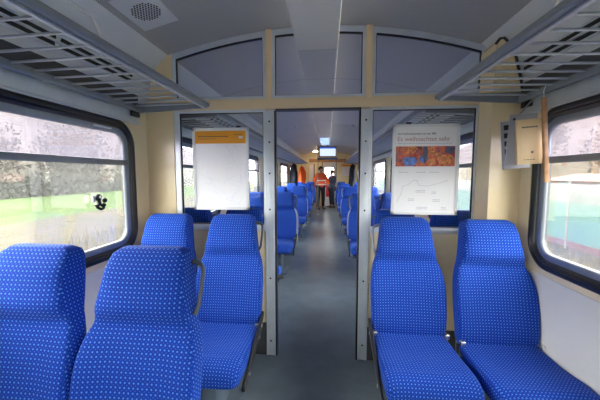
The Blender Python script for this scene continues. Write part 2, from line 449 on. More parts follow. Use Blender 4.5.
# speaker plates
def speaker(x, y, label, big=True, rz=0):
    sx = 1 if x > 0 else -1
    o = empty('ceiling_speaker', (x, y, arc(x)), 0, label=label, cat='speaker'); o.rotation_euler = (0, math.atan(.271 * x), rz)
    w, l = (.115, .16) if big else (.07, .09)
    b = MB(); b.box((-w, -l, -.007), (w, l, -.001), .002); b.build('plate', M['cove'], o)
    b = MB(); rad = .082 if big else .05; st = .0165
    for i in range(-6, 7):
        for j in range(-6, 7):
            px, py = (i + .5 * (j % 2)) * st, j * st * .87
            if px * px + py * py < rad * rad: b.tube([(px, py, -.0065), (px, py, -.0085)], .0052, 8)
    b.build('grille', M['black_slot'], o)
speaker(-.955, 1.70, 'grey ceiling plate with round grille of black holes, upper left')
speaker(-.62, 6.3, 'small dark ceiling vent beyond the partition, left of the light channel', False)
speaker(.60, 6.3, 'small dark ceiling vent beyond the partition, right of the light channel', False)

# ------------------------------------------------------------------ luggage racks
def rack(sx, ya, yb, label):
    o = empty('luggage_rack', (sx * HW, ya, 1.88), label=label, cat='luggage rack', group='overhead luggage racks')
    L = yb - ya
    fx = -sx * .528           # front rail, local x
    b = MB(); b.loft([[(fx + px, y, .02 + pz) for px, pz in rrect(0, 0, .040, .030, .009, 4)] for y in (0, L)]); b.build('front_rail', M['alu_dark'], o)
    b = MB(); b.loft([[(fx + sx * .014 + px, y, .001 + pz) for px, pz in rrect(0, 0, .02, .012, .004, 3)] for y in (0, L)]); b.build('light_strip', M['rackbar'], o)
    b = MB(); b.loft([[(-sx * .045 + px, y, -.01 + pz) for px, pz in rrect(0, 0, .03, .04, .01, 4)] for y in (0, L)]); b.build('wall_rail', M['alu_dark'], o)
    b = MB(); b.box((-sx * .002, 0, -.10), (-sx * .02, L, -.012), .004); b.box((-sx * .002, 0, -.112), (-sx * .034, L, -.098), .003); b.build('wall_profile', M['alu'], o)
    b = MB(); b.box((-sx * .002, 0, -.012), (-sx * .020, L, .095)); b.build('shadow_strip', M['skirt'], o)  # dark strip painting in the shadow on the wall above the rail
    b = MB(); y = L - .10
    while y > .05:
        b.tube([(-sx * .04, y, -.002), (fx, y, .010)], .0058, 8); y -= .101
    b.build('crossbars', M['rackbar'], o)
    for y in (0.03, L - .01):
        b = MB(); b.prism([(-sx * .01, -.03), (fx, -.002), (fx, .03), (-sx * .01, .035)], y - .012, y + .012); b.build('end_bracket', M['alu_dark'], o)
    y = L - .95
    while y > .3:
        b = MB(); b.tube([(fx + sx * .01, y, .03), (fx + sx * .06, y, .14), (-sx * .14, y, .35)], .006, 8); b.build('hanger', M['frame_w'], o); y -= 1.9
    b = MB(); b.box((-sx * .022, L - .10, -.065), (-sx * .045, L - .02, -.0), .004); b.build('clamp', M['black'], o)
rack(-1, Y0 + .02, 2.09, 'grey tubular luggage rack above the left window, near side of partition')
rack(1, Y0 + .02, 2.02, 'grey tubular luggage rack above the right window, near side of partition')
rack(-1, 2.34, 12.6, 'luggage rack along the left wall of the saloon beyond the glass')
rack(1, 2.34, 12.6, 'luggage rack along the right wall of the saloon beyond the glass')

# ------------------------------------------------------------------ seats
def uvmesh(b, arcs, name, m, side_axis, top_axis='x'):
    """box-like mapping in metres; arcs gives the running length at each vertex"""
    me = b.mesh(name, m)
    uv = me.uv_layers.new(name='UVMap')
    for p in me.polygons:
        nx, ny, nz = p.normal
        cap = len(p.vertices) > 6
        for li in p.loop_indices:
            vi = me.loops[li].vertex_index; c = me.vertices[vi].co
            if cap: uv.data[li].uv = (c.x, c.y + c.z)
            elif abs(nx) > .72: uv.data[li].uv = ((c.y if side_axis == 'y' else c.z), arcs[vi])
            else: uv.data[li].uv = (c.x, arcs[vi])
    return me
def ring_xy(hw, yf, th, z, conc, tilt=0.0, N=44, e=6.5):
    pts = []
    for k in range(N):
        a = 2 * PI * k / N + PI / N
        cx, sy = math.cos(a), math.sin(a)
        x = hw * math.copysign(abs(cx) ** (2 / e), cx); y = th / 2 * math.copysign(abs(sy) ** (2 / e), sy)
        yy = yf + th / 2 + y
        if sy < 0: yy += conc * (1 - (x / hw) ** 2) * min(1, -sy * 1.5)
        pts.append((x, yy, z + tilt * (yy - yf)))
    return pts
# z, front y, thickness, half width, hollow
backk = [(.405, .035, .085, .205, .0), (.43, .02, .105, .216, .004), (.50, .012, .115, .222, .012), (.62, .030, .12, .225, .03), (.74, .060, .12, .222, .03),
         (.82, .100, .105, .208, .016), (.862, .130, .09, .192, .004), (.884, .126, .10, .186, .0), (.93, .113, .135, .176, -.006),
         (1.0, .13, .14, .164, -.008), (1.06, .148, .135, .156, -.006), (1.095, .172, .112, .150, -.002), (1.118, .190, .085, .138, 0), (1.130, .208, .045, .118, 0)]
def make_seat():
    root = empty('train_seat', (0, 0, 0))
    st = smooth_interp(backk, 44)
    b = MB(); rings = []; arcs = []; s = 0; pr = None
    for (z, yf, th, hw, cc) in st:
        if pr: s += math.hypot(z - pr[0], yf - pr[1])
        pr = (z, yf); g = ring_xy(hw, yf, th, z, cc); rings.append(g); arcs += [s] * len(g)
    b.loft(rings)
    o = bpy.data.objects.new('backrest', uvmesh(b, arcs, 'backrest', FAB, 'y')); COL.objects.link(o); o.parent = root
    # cushion: y, top, bottom, half width
    ck = [(-.455, .392, .345, .195), (-.448, .418, .333, .208), (-.43, .438, .328, .217), (-.39, .455, .328, .222), (-.30, .458, .33, .224), (-.15, .442, .335, .224), (-.04, .442, .34, .222), (.03, .45, .35, .216)]
    b = MB(); rings = []; arcs = []; s = 0; pr = None
    for (y, zt, zb, hw) in smooth_interp(ck, 22):
        if pr is not None: s += math.hypot(y - pr[0], zt - pr[1])
        pr = (y, zt); g = []
        for k in range(32):
            a = 2 * PI * k / 32 + PI / 32; cx, sz = math.cos(a), math.sin(a); e = 4.5
            x = hw * math.copysign(abs(cx) ** (2 / e), cx); z = (zt + zb) / 2 + (zt - zb) / 2 * math.copysign(abs(sz) ** (2 / e), sz)
            if sz > 0: z -= .014 * (1 - (x / hw) ** 2) * (1 if y > -.36 else .3) 
            g.append((x, y, z))
        rings.append(g); arcs += [s] * 32
    b.loft(rings)
    # front face of the cushion keeps dots: map caps by x, z
    o = bpy.data.objects.new('seat_cushion', uvmesh(b, arcs, 'seat_cushion', FAB, 'z')); COL.objects.link(o); o.parent = root
    # rear shell
    b = MB(); rings = []
    for i in range(12):
        z = .30 + (.86 - .30) * i / 11
        row = smooth_interp(backk, 60); rr = min(row, key=lambda q: abs(q[0] - max(z, .42)))
        yb = rr[1] + rr[2]; hw = rr[3] - (.006 if i < 11 else .015)
        g = []
        for k in range(16):
            a = PI * k / 15; g.append((hw * math.copysign(abs(math.cos(a)) ** .4, math.cos(a)), yb - .03 + .042 * abs(math.sin(a)) ** .4, z))
        for k in range(16):
            a = PI * (15 - k) / 15; g.append(((hw - .008) * math.copysign(abs(math.cos(a)) ** .4, math.cos(a)), yb - .03 + .022 * abs(math.sin(a)) ** .4, z))
        rings.append(g)
    b.loft(rings); b.build('back_shell', M['shell'], root, label='light grey moulded back shell')
    # pedestal
    b = MB(); b.box((-.05, -.30, .03), (.05, -.06, .325), .012); b.box((-.13, -.34, 0), (.13, -.02, .035), .01); b.build('leg', M['legmat'], root)
    b = MB(); b.box((-.19, -.40, .315), (.19, -.02, .345), .006); b.build('seat_frame', M['black'], root)
    for sx in (-1, 1):
        b = MB(); b.box((sx * .196, -.012, .432), (sx * .226, .022, .462), .006); b.build('hinge', M['steel'], root)
    return root
def aisle_fittings(root, sx, dark):
    """side rail and grab handle on the aisle side (sx in the seat's own frame)"""
    x = sx * .236
    b = MB(); b.loft([[(x + sx * px, y, z + pz) for px, pz in rrect(0, 0, .018, hh, .006, 3)] for (y, z, hh) in ((.06, .50, .03), (.03, .478, .045), (-.06, .44, .05), (-.34, .345, .045), (-.40, .325, .035), (-.415, .32, .02))])
    rl = b.build('side_rail', M['black'], root)
    for y, z in ((-.02, .456), (-.33, .348)):
        b = MB(); b.tube([(x + sx * .008, y, z), (x + sx * .013, y, z)], .009, 12); b.build('bolt', M['silver'], rl)
    b = MB(); P = [(.135, .245, 1.068), (.165, .240, 1.074), (.190, .232, 1.068), (.202, .225, 1.056), (.205, .215, 1.03), (.203, .198, .97), (.199, .182, .92), (.188, .17, .895)]
    P = [Vector(p) for p in P]
    b.tube([(sx * p.x, p.y, p.z) for p in P], [.011, .010, .009, .008, .0075, .0075, .008, .009], 10)
    b.build('grab_handle', M['handle'] if dark else M['alu_dark'], root)
proto = {}
s0 = make_seat(); proto['plain'] = s0
s1 = copy_tree(s0); aisle_fittings(s1, 1, True); proto['R'] = s1      # fittings on +x (left of the aisle, facing camera)
s2 = copy_tree(s0); aisle_fittings(s2, -1, False); proto['L'] = s2
used = set()
def seat(kind, x, y, away, label, group):
    o = proto[kind] if kind not in used else copy_tree(proto[kind])
    used.add(kind)
    o.location = (x, y, 0); o.rotation_euler = (0, 0, PI if away else 0)
    return tag(o, label, 'seat', group)
seat('plain', -1.055, .85, False, 'nearest blue dotted seat by the left window, cut by the left edge', 'nearest pair of seats')
seat('R', -.595, .86, False, 'large nearest blue dotted seat with dark grab handle, left of the aisle', 'nearest pair of seats')
seat('R', -.575, 1.82, False, 'blue dotted aisle seat left of the gangway, under the orange-topped poster', 'seats against the partition')
seat('plain', -1.045, 1.82, False, 'blue dotted seat in the left corner between window and partition', 'seats against the partition')
seat('L', .585, 1.79, False, 'blue dotted aisle seat right of the gangway, under the picture poster', 'seats against the partition')
seat('plain', 1.07, 1.72, False, 'blue dotted seat in the right corner below the hanging folders', 'seats against the partition')
ordn = ['first', 'second', 'third', 'fourth', 'fifth', 'sixth', 'seventh', 'eighth', 'ninth']
rowsL = [(2.70, True), (4.44, False), (5.08, True), (6.96, False), (7.58, True), (9.40, False), (10.02, True), (11.84, False)]
rowsR = [(2.70, True), (4.42, False), (5.04, True), (6.86, False), (7.48, True), (9.30, False), (9.92, True), (11.74, False)]
for side, rows in ((-1, rowsL), (1, rowsR)):
    nm = 'left' if side < 0 else 'right'
    for i, (y, away) in enumerate(rows):
        for xx, where in ((.62, 'aisle'), (1.08, 'window')):
            if where == 'aisle':
                k = 'R' if (side < 0) != away else 'L'
            else: k = 'plain'
            face = 'turned away' if away else 'facing the camera'
            seat(k, side * xx, y, away, 'blue %s-side seat, %s row beyond the partition, %s of aisle, %s' % (where, ordn[i], nm, face), 'seats in the saloon beyond the partition')

# ------------------------------------------------------------------ posters
def pm(x, z, y): return Matrix.Translation((x, y, z)) @ Matrix.Rotation(PI / 2, 4, 'X')
def poster_base(x0, x1, z0, z1, label):
    o = empty('poster', ((x0 + x1) / 2, PY - .03, z0), label=label, cat='poster')
    w, h = x1 - x0, z1 - z0
    t = .022
    b = MB(); 
    for (a, c) in (((-w/2, 0), (-w/2 + t, h)), ((w/2 - t, 0), (w/2, h)), ((-w/2, 0), (w/2, t)), ((-w/2, h - t), (w/2, h))):
        b.box((a[0], -.008, a[1]), (c[0], .006, c[1]), .002)
    b.build('frame', M['frame_w'], o)
    b = MB(); b.box((-w/2 + .015, -.002, .015), (w/2 - .015, .004, h - .015)); b.build('sheet', M['paper'], o)
    b = MB(); b.box((w * .28, -.006, h), (w * .28 + .035, .012, h + .014), .002) if x0 < 0 else b.box((-w * .3, -.006, h), (-w * .3 + .035, .012, h + .014), .002); b.build('hanging_clip', M['black'], o)
    return o, w, h
o, w, h = poster_base(-.937, -.505, 1.145, 1.758, 'white framed poster with an orange top band on the left glass')
b = MB(); b.box((-w/2 + .02, -.004, h - .115), (w/2 - .02, -.002, h - .022)); hd = b.build('header_band', M['orange_print'], o, label='orange header band')
b = MB()
for i in range(26):
    x = -w/2 + .045 + i * .009
    b.box((x, -.005, h - .066), (x + .0065, -.0042, h - .060))
for i in range(18):
    x = -w/2 + .045 + i * .008; b.box((x, -.005, h - .082), (x + .005, -.0042, h - .079))
for i in range(6): b.box((w/2 - .11 + i * .011, -.005, h - .05), (w/2 - .103 + i * .011, -.0042, h - .046))
b.build('printed_lines', M['ink'], o)
b = MB(); b.box((w/2 - .075, -.0052, h - .078), (w/2 - .045, -.0042, h - .062)); b.build('logo_mark', M['paper'], o)
# faint route map
b = MB(); rnd = random.Random(3)
for i in range(16):
    p = [rnd.uniform(-w/2 + .05, w/2 - .06), rnd.uniform(.06, h - .15)]; pts = [tuple(p)]
    for j in range(4):
        p = [max(-w/2 + .03, min(w/2 - .03, p[0] + rnd.uniform(-.09, .09))), max(.04, min(h - .13, p[1] + rnd.uniform(-.07, .07)))]; pts.append(tuple(p))
    for (a, c) in zip(pts, pts[1:]):
        d = Vector((c[0] - a[0], c[1] - a[1])).normalized() * .0011; nrm = Vector((-d.y, d.x))
        b.add([(a[0] + nrm.x, -.0028, a[1] + nrm.y), (a[0] - nrm.x, -.0028, a[1] - nrm.y), (c[0] - nrm.x, -.0028, c[1] - nrm.y), (c[0] + nrm.x, -.0028, c[1] + nrm.y)], [(0, 1, 2, 3)])
b.build('route_map', mat('pale_blue_ink', (.80, .83, .92), .5), o)

def collage():
    m, t, bs = nodes('red_blue_picture')
    tc = t.nodes.new('ShaderNodeTexCoord'); n = t.nodes.new('ShaderNodeTexNoise'); n.inputs['Scale'].default_value = 9; n.inputs['Detail'].default_value = 5; n.inputs['Distortion'].default_value = 2.2
    r = t.nodes.new('ShaderNodeValToRGB'); e = r.color_ramp.elements
    e[0].position = .30; e[0].color = (.05, .02, .03, 1); e[1].position = .72; e[1].color = (.85, .30, .12, 1)
    for p, c in ((.40, (.30, .04, .05, 1)), (.48, (.60, .08, .03, 1)), (.55, (.72, .20, .07, 1)), (.62, (.20, .08, .10, 1))):
        q = e.new(p); q.color = c
    t.links.new(tc.outputs['Object'], n.inputs['Vector']); t.links.new(n.outputs['Fac'], r.inputs[0])
    t.links.new(r.outputs[0], bs.inputs['Base Color']); bs.inputs['Roughness'].default_value = .35
    return m
o, w, h = poster_base(.537, .995, 1.125, 1.765, 'white framed poster with a red and blue picture on the right glass')
text('Auf Weihnachtsreisen mit der SBB', .0185, M['ink'], 'small_heading', pm(-w/2 + .035, h - .073, -.003), o)
text('Es weihnachtet sehr', .0445, M['ink_pink'], 'large_heading', pm(-w/2 + .032, h - .118, -.003), o)
b = MB()
for i in range(44): b.box((-w/2 + .036 + i * .0085, -.003, h - .137), (-w/2 + .0415 + i * .0085, -.0022, h - .133))
for k, (x, z, nn) in enumerate(((-.18, .305, 8), (-.06, .305, 8), (.03, .305, 8), (-.06, .175, 8), (.05, .165, 4), (-.11, .115, 5), (.06, .11, 6), (-.05, .055, 9), (.12, .055, 4))):
    for j in range(2 if k > 2 else 1):
        for i in range(nn): b.box((x + i * .0085, -.003, z - j * .011), (x + .0062 + i * .0085, -.0022, z - .004 - j * .011))
b.build('printed_lines', M['ink_pale'], o)
PX0, PX1, PZ0, PZ1 = -w/2 + .025, w/2 - .03, .345, h - .155
b = MB(); b.box((PX0, -.005, PZ0), (PX1, -.002, PZ1)); pic = b.build('picture', collage(), o, label='red and blue printed picture')
blue = mat('blue_print', (.10, .20, .55), .4, var=.6, scale=40); org = mat('orange_print_cluster', (.75, .22, .07), .4, var=.6, scale=60); drk = mat('dark_print', (.08, .09, .15), .4, var=.5, scale=30); brk = mat('rose_print', (.45, .10, .08), .4, var=.6, scale=50)
def blobs(name, m, spots, dep):
    for (x, z, rx, rz) in spots:
        b = MB()
        P = [(max(PX0 + .002, min(PX1 - .002, x + rx * math.cos(a) * (1 + .12 * math.sin(3 * a + x * 50)))), max(PZ0 + .002, min(PZ1 - .002, z + rz * math.sin(a) * (1 + .1 * math.cos(4 * a + z * 90))))) for a in [2 * PI * i / 28 for i in range(28)]]
        b.prism(P, -.0052 - dep, -.0045); b.build(name, m, pic)
cxp = (PX0 + PX1) / 2
blobs('blue_shape', blue, [(PX0 + .095, PZ0 + .035, .05, .034), (PX0 + .19, PZ0 + .05, .028, .026)], .0002)
blobs('orange_shape', org, [(PX0 + .10, PZ0 + .115, .045, .03), (PX1 - .14, PZ0 + .12, .045, .05), (PX1 - .065, PZ0 + .045, .055, .038), (PX1 - .155, PZ0 + .03, .03, .025)], .0003)
blobs('dark_shape', drk, [(cxp + .0, PZ0 + .09, .016, .07), (PX1 - .035, PZ0 + .12, .03, .035), (PX0 + .15, PZ0 + .16, .03, .02)], .0004)
blobs('rose_shape', brk, [(PX1 - .115, PZ0 + .125, .022, .028), (PX0 + .03, PZ0 + .06, .016, .05), (PX0 + .155, PZ0 + .10, .022, .018)], .0005)
# thin route line drawing
b = MB(); rnd = random.Random(5); pts = [(-.19, .09), (-.16, .15), (-.15, .205), (-.11, .215), (-.08, .245), (-.05, .245), (-.04, .21), (.02, .205), (.06, .215), (.10, .225), (.16, .245)]
for (a, c) in zip(pts, pts[1:]):
    d = Vector((c[0] - a[0], c[1] - a[1])).normalized() * .001; q = Vector((-d.y, d.x))
    b.add([(a[0] + q.x, -.0028, a[1] + q.y), (a[0] - q.x, -.0028, a[1] - q.y), (c[0] - q.x, -.0028, c[1] - q.y), (c[0] + q.x, -.0028, c[1] + q.y)], [(0, 1, 2, 3)])
b.build('route_line', M['ink_pale'], o)

# ------------------------------------------------------------------ things hanging at the right rack corner
def hang(name, label, cat, loc, rz=0, ry=0):
    o = empty(name, loc, 0, label=label, cat=cat); o.rotation_euler = (0, ry, rz); return o
o = hang('wooden_slat', 'long narrow wooden slat hanging from the right luggage rack corner', 'wooden slat', (1.165, 1.66, 1.80), 0, R(-5))
b = MB(); b.loft([[(px, py, z) for px, py in rrect(0, 0, w_, .018, .004, 3)] for z, w_ in ((-.43, .018), (-.424, .026), (-.33, .026), (-.29, .020), (-.02, .022), (0, .016))]); b.build('slat_body', M['wood'], o)
b = MB(); b.tube([(0, 0, -.006), (0.0, .0, .03), (.01, .0, .055)], .003, 6); b.build('string', M['frame_w'], o)
o = hang('brochure', 'buff card brochure hanging beside the wooden slat', 'brochure', (1.125, 1.70, 1.70), R(-6), R(-4))
b = MB(); b.box((-.062, -.006, -.235), (.060, .006, 0), .002); b.build('cover', M['card'], o)
b = MB()
for i in range(7): b.box((-.036 + i * .0105, -.0072, -.045), (-.028 + i * .0105, -.0058, -.038))
for i in range(4): b.box((-.03 + i * .014, -.0072, -.212), (-.02 + i * .014, -.0058, -.209))
b.tube([(.01, -.0055, -.172), (.01, -.0072, -.172)], .006, 12)
b.build('printed_lines', M['ink'], o)
o = hang('plastic_sleeve', 'clear grey plastic sleeve folded behind the buff brochure', 'plastic sleeve', (1.11, 1.75, 1.735), R(-10), R(-3))
b = MB()
rings = []
for i in range(10):
    t = i / 9; z = -.27 * t
    rings.append([(x, y + .006 * math.sin(6 * t + x * 40), z) for x, y in ((-.05 - .02 * t, -.004), (0, .0), (.08 - .04 * t, -.004), (.08 - .04 * t, .004), (0, .008), (-.05 - .02 * t, .004))])
b.loft(rings); b.build('sleeve', M['greyplastic'], o)
b = MB(); b.tube([(-.03, -.005, -.025), (-.03, -.008, -.025)], .007, 10); b.build('eyelet', M['black'], o)
o = hang('brochure_rack', 'grey slotted holder on the beige column beside the right rack', 'brochure rack', (1.125, 1.82, 1.715), R(-6), R(-5))
b = MB(); b.box((-.07, 0, -.27), (.07, .012, 0), .003); 
b.build('frame', M['greyplastic'], o)
b = MB()
for r_ in range(4):
    for c_ in range(2): b.box((-.058 + c_ * .05, -.003, -.05 - r_ * .045), (-.018 + c_ * .05, .001, -.022 - r_ * .045))
b.build('slots', M['black_slot'], o)
b = MB(); b.tube([(.0, .006, 0), (.06, .0, .07), (.10, -.03, .12)], .004, 6); b.build('hook', M['alu_dark'], o)

# phone holder on the left window
o = empty('suction_holder', (-1.285, 1.675, 1.265), label='small black suction holder stuck on the left window', cat='holder')
b = MB()
def blob(b, c, r, sc=(1, 1, 1)):
    rings = []
    for i in range(1, 10):
        a = PI * i / 10
        rings.append([(c[0] + r * math.cos(a) * sc[0], c[1] + r * math.sin(a) * math.cos(p) * sc[1], c[2] + r * math.sin(a) * math.sin(p) * sc[2]) for p in [2 * PI * k / 14 for k in range(14)]])
    b.loft(rings)
blob(b, (0, -.004, .012), .026, (.6, 1, 1.2)); blob(b, (0, .0, -.03), .02, (.6, 1, 1.2)); blob(b, (.004, .052, -.012), .021, (.6, 1, 1))
blob(b, (.004, .035, -.048), .021, (.6, 1.2, .8)); b.tube([(0, -.03, -.035), (.0, -.015, -.062), (.0, .015, -.078), (0, .045, -.07)], .011, 8)
b.build('clamp_body', M['rubber'], o)
b = MB(); b.tube([(.012, -.005, .014), (.02, -.005, .014)], .011, 12); b.build('dial', M['silver'], o)
b = MB(); b.box((-.012, -.055, -.02), (0, -.03, .03), .003); b.build('cup_tab', M['frame_w'], o)
o.scale = (1, .8, .8)

# ------------------------------------------------------------------ far end of the saloon
end = mat('warm_end_wall', (.88, .76, .46), .45, var=.04, scale=2)
DX0, DX1, DZ = -.14, .44, 1.98
outer = [(-1.3, 0), (DX0, 0), (DX0, DZ), (DX1, DZ), (DX1, 0), (1.3, 0), (1.3, 1.87)] + [(x, z) for x, z in reversed(covep[:-1])] + [(x, arc(x)) for x in reversed(prof[1:-1])] + [(-x, z) for x, z in covep]
plate('wall_end', end, outer, [], .05, lambda u, v, w_: (u, Y1 + .025 + w_, v), kind='structure')
dr = empty('door_1', (DX0, Y1 + .02, 0), kind='structure')
dw = DX1 - DX0
plate('door_leaf', M['frame_w'], [(0, 0), (dw, 0), (dw, DZ), (0, DZ)], [rrect(dw / 2, 1.42, dw - .16, .66, .08)], .03, lambda u, v, w_: (u, w_ + .015, v), dr)
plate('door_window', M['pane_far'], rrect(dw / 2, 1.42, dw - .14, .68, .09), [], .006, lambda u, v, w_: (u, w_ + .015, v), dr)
b = MB(); b.loft([[(p[0], d, p[1]) for p in rrect(dw / 2, 1.42, dw - .12 - 2 * i, .70 - 2 * i, .1 - i)] for i, d in ((0, 0), (.0, -.012), (.03, -.012), (.03, 0))], cap=False, closed=True); b.build('window_seal', M['rubber'], dr)
b = MB(); b.box((.15, -.006, .42), (.30, .001, .95), .002); b.build('red_sticker', mat('red_sticker', (.7, .02, .03), .4), dr)
b = MB(); b.box((-.04, -.02, 0), (0, .03, DZ + .04)); b.box((dw, -.02, 0), (dw + .04, .03, DZ + .04)); b.box((-.04, -.02, DZ), (dw + .04, .03, DZ + .04)); b.build('door_frame', M['legmat'], dr)
b = MB(); b.box((-.75, Y1 - .03, 1.98), (.9, Y1 - .002, 2.12), .005); b.build('trim_16', M['wood'], kind='structure')
o = empty('notice_board', (.92, Y1 - .02, 1.35), label='pale notice with an orange heading strip on the far end wall', cat='notice')
b = MB(); b.box((-.22, -.01, 0), (.30, .015, .40), .003); b.build('board', M['paper'], o)
b = MB(); b.box((-.22, -.013, .44), (.30, .012, .52), .003); b.build('heading_strip', M['orange_print'], o)
o = empty('notice_board', (-.62, Y1 - .02, 1.1), label='tall narrow white notice left of the person in orange', cat='notice')
b = MB(); b.box((-.12, -.01, 0), (.06, .015, .75), .003); b.build('board', M['paper'], o)
b = MB(); b.box((.075, -.02, -.3), (.11, .015, .8), .003); b.build('edge_strip', M['skirt'], o)

o = empty('ceiling_lamp', (-.45, 12.9, arc(.45) - .03), label='small round warm ceiling lamp above the people at the far end', cat='lamp')
b = MB(); b.tube([(0, 0, .035), (0, 0, .0)], .13, 24); b.build('lamp_base', M['frame_w'], o)
b = MB(); b.tube([(0, 0, .002), (0, 0, -.018)], [.115, .09], 24); b.build('lamp_shade', emis('warm_lamp', (1.0, .78, .50), 7.0), o)
# monitor
o = empty('monitor', (.075, 10.5, 2.02), label='wide monitor with a white and blue picture hanging from the ceiling', cat='monitor')
b = MB(); b.box((-.30, 0, 0), (.30, .07, .37), .01); b.build('housing', M['black'], o)
b = MB(); b.box((-.27, -.004, .035), (.27, .002, .29)); b.build('screen', M['screen'], o)
b = MB(); b.box((-.27, -.004, .29), (.27, .002, .345)); b.build('screen_banner', emis('blue_banner', (.05, .12, .55), .12), o)
b = MB(); b.box((-.36, .0, -.09), (.34, .06, -.02), .01); b.build('bracket_box', M['legmat'], o)
b = MB(); b.tube([(0, .035, .36), (0, .035, arc(.07) - 2.02)], .02, 8); b.build('mount', M['alu_dark'], o)
o = empty('grab_pole', (-.26, 10.6, 0), label='thin vertical grab pole in front of the person in orange', cat='pole')
b = MB(); b.tube([(0, 0, .012), (0, 0, arc(.26))], .011, 10); b.build('pole', M['alu_dark'], o)
b = MB(); b.tube([(0, 0, 0), (0, 0, .015)], .045, 14); b.build('foot_flange', M['alu'], o)

# coats hanging near the far windows
def coat(name, label, loc, m, w, h, rz, lean=0):
    o = empty(name, loc, rz, label=label, cat='coat')
    rnd = random.Random(hash(label) % 999 if False else len(label))
    rings = []
    K = [(0, .03, .03), (.03, .07, .05), (.10, w * .26, .07), (.22, w * .38, .09), (.45, w * .44, .10), (.75, w * .52, .11), (1, w * .56, .12)]
    for (t, hw, hd) in smooth_interp(K, 16):
        rings.append([(hw * math.cos(a) * (1 + .06 * math.sin(5 * a + 3 * t)) + lean * t, hd * math.sin(a) * (1 + .22 * math.sin(7 * a + 2 * t)), -h * t) for a in [2 * PI * k / 36 for k in range(36)]])
    b = MB(); b.loft(rings); b.build('coat_body', m, o)
    for s in (-1, 1):
        b = MB(); b.tube([(s * w * .36 + lean * .15, -.02, -h * .14), (s * w * .50 + lean * .3, -.05, -h * .35), (s * w * .50 + lean * .5, -.06, -h * .6), (s * w * .46 + lean * .7, -.05, -h * .78)], [.045, .06, .055, .045], 12); b.build('sleeve', m, o)
    b = MB(); b.tube([(-.06, -.05, -.05), (0, -.09, -.10), (.06, -.05, -.05)], .022, 8); b.build('collar', m, o)
    b = MB(); b.tube([(0, 0, 0), (0, .0, .04), (0, .05, .06)], .006, 6); b.build('hanging_loop', M['black'], o)
dk = mat('dark_navy_cloth', (.012, .016, .028), .8, var=.4, scale=20); hv = mat('orange_cloth', (.95, .13, .02), .7, var=.15, scale=12); rf = mat('reflective_tape', (.75, .78, .75), .4)
coat('coat', 'black coat hanging by a left window in the far saloon', (-1.10, 10.5, 1.80), dk, .42, .85, R(90))
coat('coat', 'orange high-visibility jacket hanging left of the standing people', (-1.0, 12.5, 1.77), hv, .34, .78, R(70), .02)
coat('coat', 'dark coat hanging by a right window in the far saloon', (1.02, 11.6, 1.82), dk, .36, .85, R(80), -.05)

# ------------------------------------------------------------------ people
def skin(name, joints, bones, radii, m, parent, root='pelvis', sub=2):
    names = list(joints); me = bpy.data.meshes.new(name)
    me.from_pydata([joints[k] for k in names], [(names.index(a), names.index(c)) for a, c in bones], [])
    o = bpy.data.objects.new(name, me); COL.objects.link(o); o.parent = parent
    me.materials.append(m)
    md = o.modifiers.new('skin', 'SKIN'); md.use_smooth_shade = True
    if not me.skin_vertices: me.attributes  # layer is made by the modifier
    lay = me.skin_vertices[0] if me.skin_vertices else None
    if lay is None:
        bm = bmesh.new(); bm.from_mesh(me); bm.verts.layers.skin.verify(); bm.to_mesh(me); bm.free(); lay = me.skin_vertices[0]
    for i, k in enumerate(names):
        r_ = radii[k]; r_ = (r_, r_) if not isinstance(r_, tuple) else r_
        lay.data[i].radius = r_; lay.data[i].use_root = (k == root)
    s = o.modifiers.new('sub', 'SUBSURF'); s.levels = sub; s.render_levels = sub
    return o
